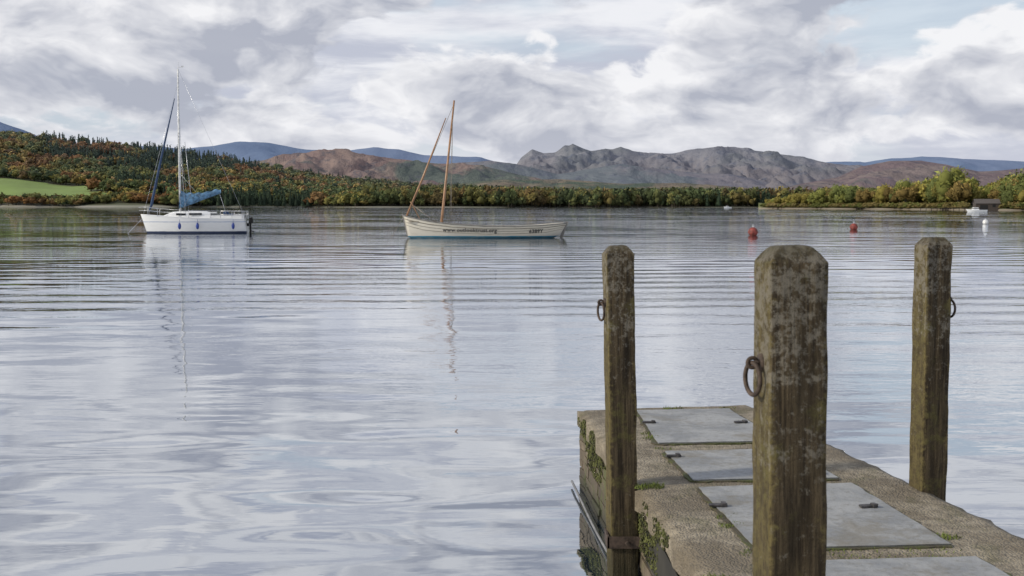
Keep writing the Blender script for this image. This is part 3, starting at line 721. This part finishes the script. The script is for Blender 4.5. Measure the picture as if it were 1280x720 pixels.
# ------------------------------------------------------------------ mooring posts
def postmat(hw,ztop):
    m,g,b,oc=newmat('weathered_post',(.1,.08,.05),.9); b.inputs['Specular IOR Level'].default_value=.2
    sp=g.n('ShaderNodeSeparateXYZ',Vector=oc); ax=g.m('ABSOLUTE',sp.outputs[0]); ay=g.m('ABSOLUTE',sp.outputs[1]); z=sp.outputs[2]
    grain=g.noise(g.v('MULTIPLY',oc,(70,70,3)),1.0,7,.65); blot=g.noise(oc,5,6,.6); sm_=g.noise(oc,32,6,.7); lich=g.noise(g.v('ADD',oc,(3,1,7)),34,8,.78)
    lb=g.noise(g.v('ADD',oc,(1,8,2)),6,4,.6); fine=g.noise(oc,130,4,.7)
    c=g.mix(g.ss(grain,.36,.64),(.030,.022,.014),(.098,.074,.044)); c=g.mix(g.ss(blot,.38,.62,0,.55),c,(.052,.040,.023))
    edge=g.m('DIVIDE',g.m('MINIMUM',ax,ay),hw)
    e=g.m('ADD',g.m('MULTIPLY',edge,.6),g.m('MULTIPLY',blot,.7)); e=g.m('ADD',e,g.m('MULTIPLY',g.m('SUBTRACT',sm_,.5),.8))
    c=g.mix(g.ss(e,.80,1.04,0,.75),c,(.19,.15,.065))
    # algae on the side that faces the lake
    c=g.mix(g.m('MULTIPLY',g.ss(sp.outputs[0],-hw*.90,-hw*.98),g.ss(sm_,.35,.65,.15,.7)),c,(.165,.135,.055))
    c=g.mix(g.ss(g.m('ADD',blot,g.m('MULTIPLY',sm_,.5)),.78,.92,0,.5),c,(.11,.10,.035))
    li=g.m('ADD',g.m('MULTIPLY_ADD',lb,.40,lich),g.ss(z,ztop-1.1,ztop-.2,-.09,.04))
    c=g.mix(g.ss(li,.71,.82,0,.6),c,(.24,.22,.18))
    c=g.mix(g.ss(fine,.56,.68,0,.5),c,(.018,.014,.009))
    c=g.mix(g.ss(z,ztop-.05,ztop-.005,0,.5),c,(.085,.075,.045))
    c=g.mix(g.ss(z,.55,.0,0,.7),c,(.02,.022,.01))
    g.nt.links.new(c,b.inputs['Base Color'])
    bump(g,b,g.m('ADD',g.m('MULTIPLY',grain,1.0),g.m('MULTIPLY',sm_,.8)),1.0,.012); return m
def post(base,ztop,wd,yaw,lean,ring,zb=-.7):
    e=empty('mooring_post',(base[0],base[1],0),0); hw=wd/2
    zs=[zb+(ztop-.045-zb)*i/110 for i in range(111)]
    per=[];n=10;cr=.006
    corners=[(1,1),(-1,1),(-1,-1),(1,-1)]
    for ci,(sx_,sy_) in enumerate(corners):
        for k in range(3):
            a=(ci+k/2)*math.pi/2; per.append((sx_*(hw-cr)+cr*math.cos(a),sy_*(hw-cr)+cr*math.sin(a)))
        nx_,ny_=corners[(ci+1)%4]
        for k in range(1,n): per.append((sx_*(hw-cr)*(1-k/n)+nx_*(hw-cr)*k/n+(sx_*cr if sx_==nx_ else 0),sy_*(hw-cr)*(1-k/n)+ny_*(hw-cr)*k/n+(sy_*cr if sy_==ny_ else 0)))
    P=len(per);vs=[]
    for z in zs:
        for (x,y_) in per:
            dd=.006*fbm(x*20+base[0]*5,y_*20,z*2.0)+.003*fbm(x*90,y_*90+base[1],z*5)
            k=1+dd/hw; vs.append((x*k,y_*k,z))
    for (zz,kk) in ((ztop-.044,.985),(ztop-.022,.80),(ztop-.006,.62),(ztop,.52),(ztop+.001,.25)):
        for (x,y_) in per: vs.append((x*kk,y_*kk,zz+.004*fbm(x*30,y_*30)))
    R_=len(zs)+5
    fs=[(i*P+j,i*P+(j+1)%P,(i+1)*P+(j+1)%P,(i+1)*P+j) for i in range(R_-1) for j in range(P)]+[tuple((R_-1)*P+j for j in range(P))]
    mb=MB(); mb.add(vs,fs,0,True); o=mb.obj('timber',postmat(hw,ztop),e); o.rotation_euler=(0,lean,yaw)
    sgn,zr,Rr=ring; mb=MB(); x0=sgn*hw
    mb.tube([(x0-sgn*.01,0,zr),(x0+sgn*.006,0,zr)],.026,12); mb.tube([(x0,0,zr),(x0+sgn*.02,0,zr)],.009,8)
    mb.torus((x0+sgn*.026,0,zr),.014,.006,(1,0,0),(0,0,1),18,8)
    u=Vector((.25,-.97,0)); mb.torus((x0+sgn*.026,-.004,zr-Rr*1.0),Rr,.0068,u,(0,0,1),32,10,0,.9)
    o2=mb.obj('iron_ring',iron,e); o2.rotation_euler=(0,lean,yaw)
    return e
post((.79+.035,3.25),2.183,.168,R(4),R(-.8),(-1,1.850,.046))
post((.662,6.62),2.064,.160,R(4.5),R(-1.3),(-1,1.735,.052))
post((2.43,6.55),2.113,.155,R(8),R(-.1),(1,1.755,.052),.3)
mb=MB()
for (x,Y,z) in ((.655,6.62,.33),(.824,3.25,.33)):
    for s in (-1,1): mb.box((x,Y+s*.092,z),(.098,.007,.035))
    mb.box((x-.092,Y,z),(.007,.099,.035)); mb.box((x+.15,Y-.092,z),(.06,.006,.035)); mb.tube([(x+.02,Y-.10,z),(x+.02,Y-.125,z)],.014,8)
mb.obj('iron_post_straps',iron,bevel=.002)

# bank behind the viewer
mb=MB(); mb.add([(-60,-3,.60),(60,-3,.60),(60,-80,3),(-60,-80,3),(-60,-2.2,-1),(60,-2.2,-1)],[(0,3,2,1),(4,0,1,5)]); mb.obj('lakeside_ground',simple('bank_grass',(.10,.12,.04),.9,0,.3,.6))
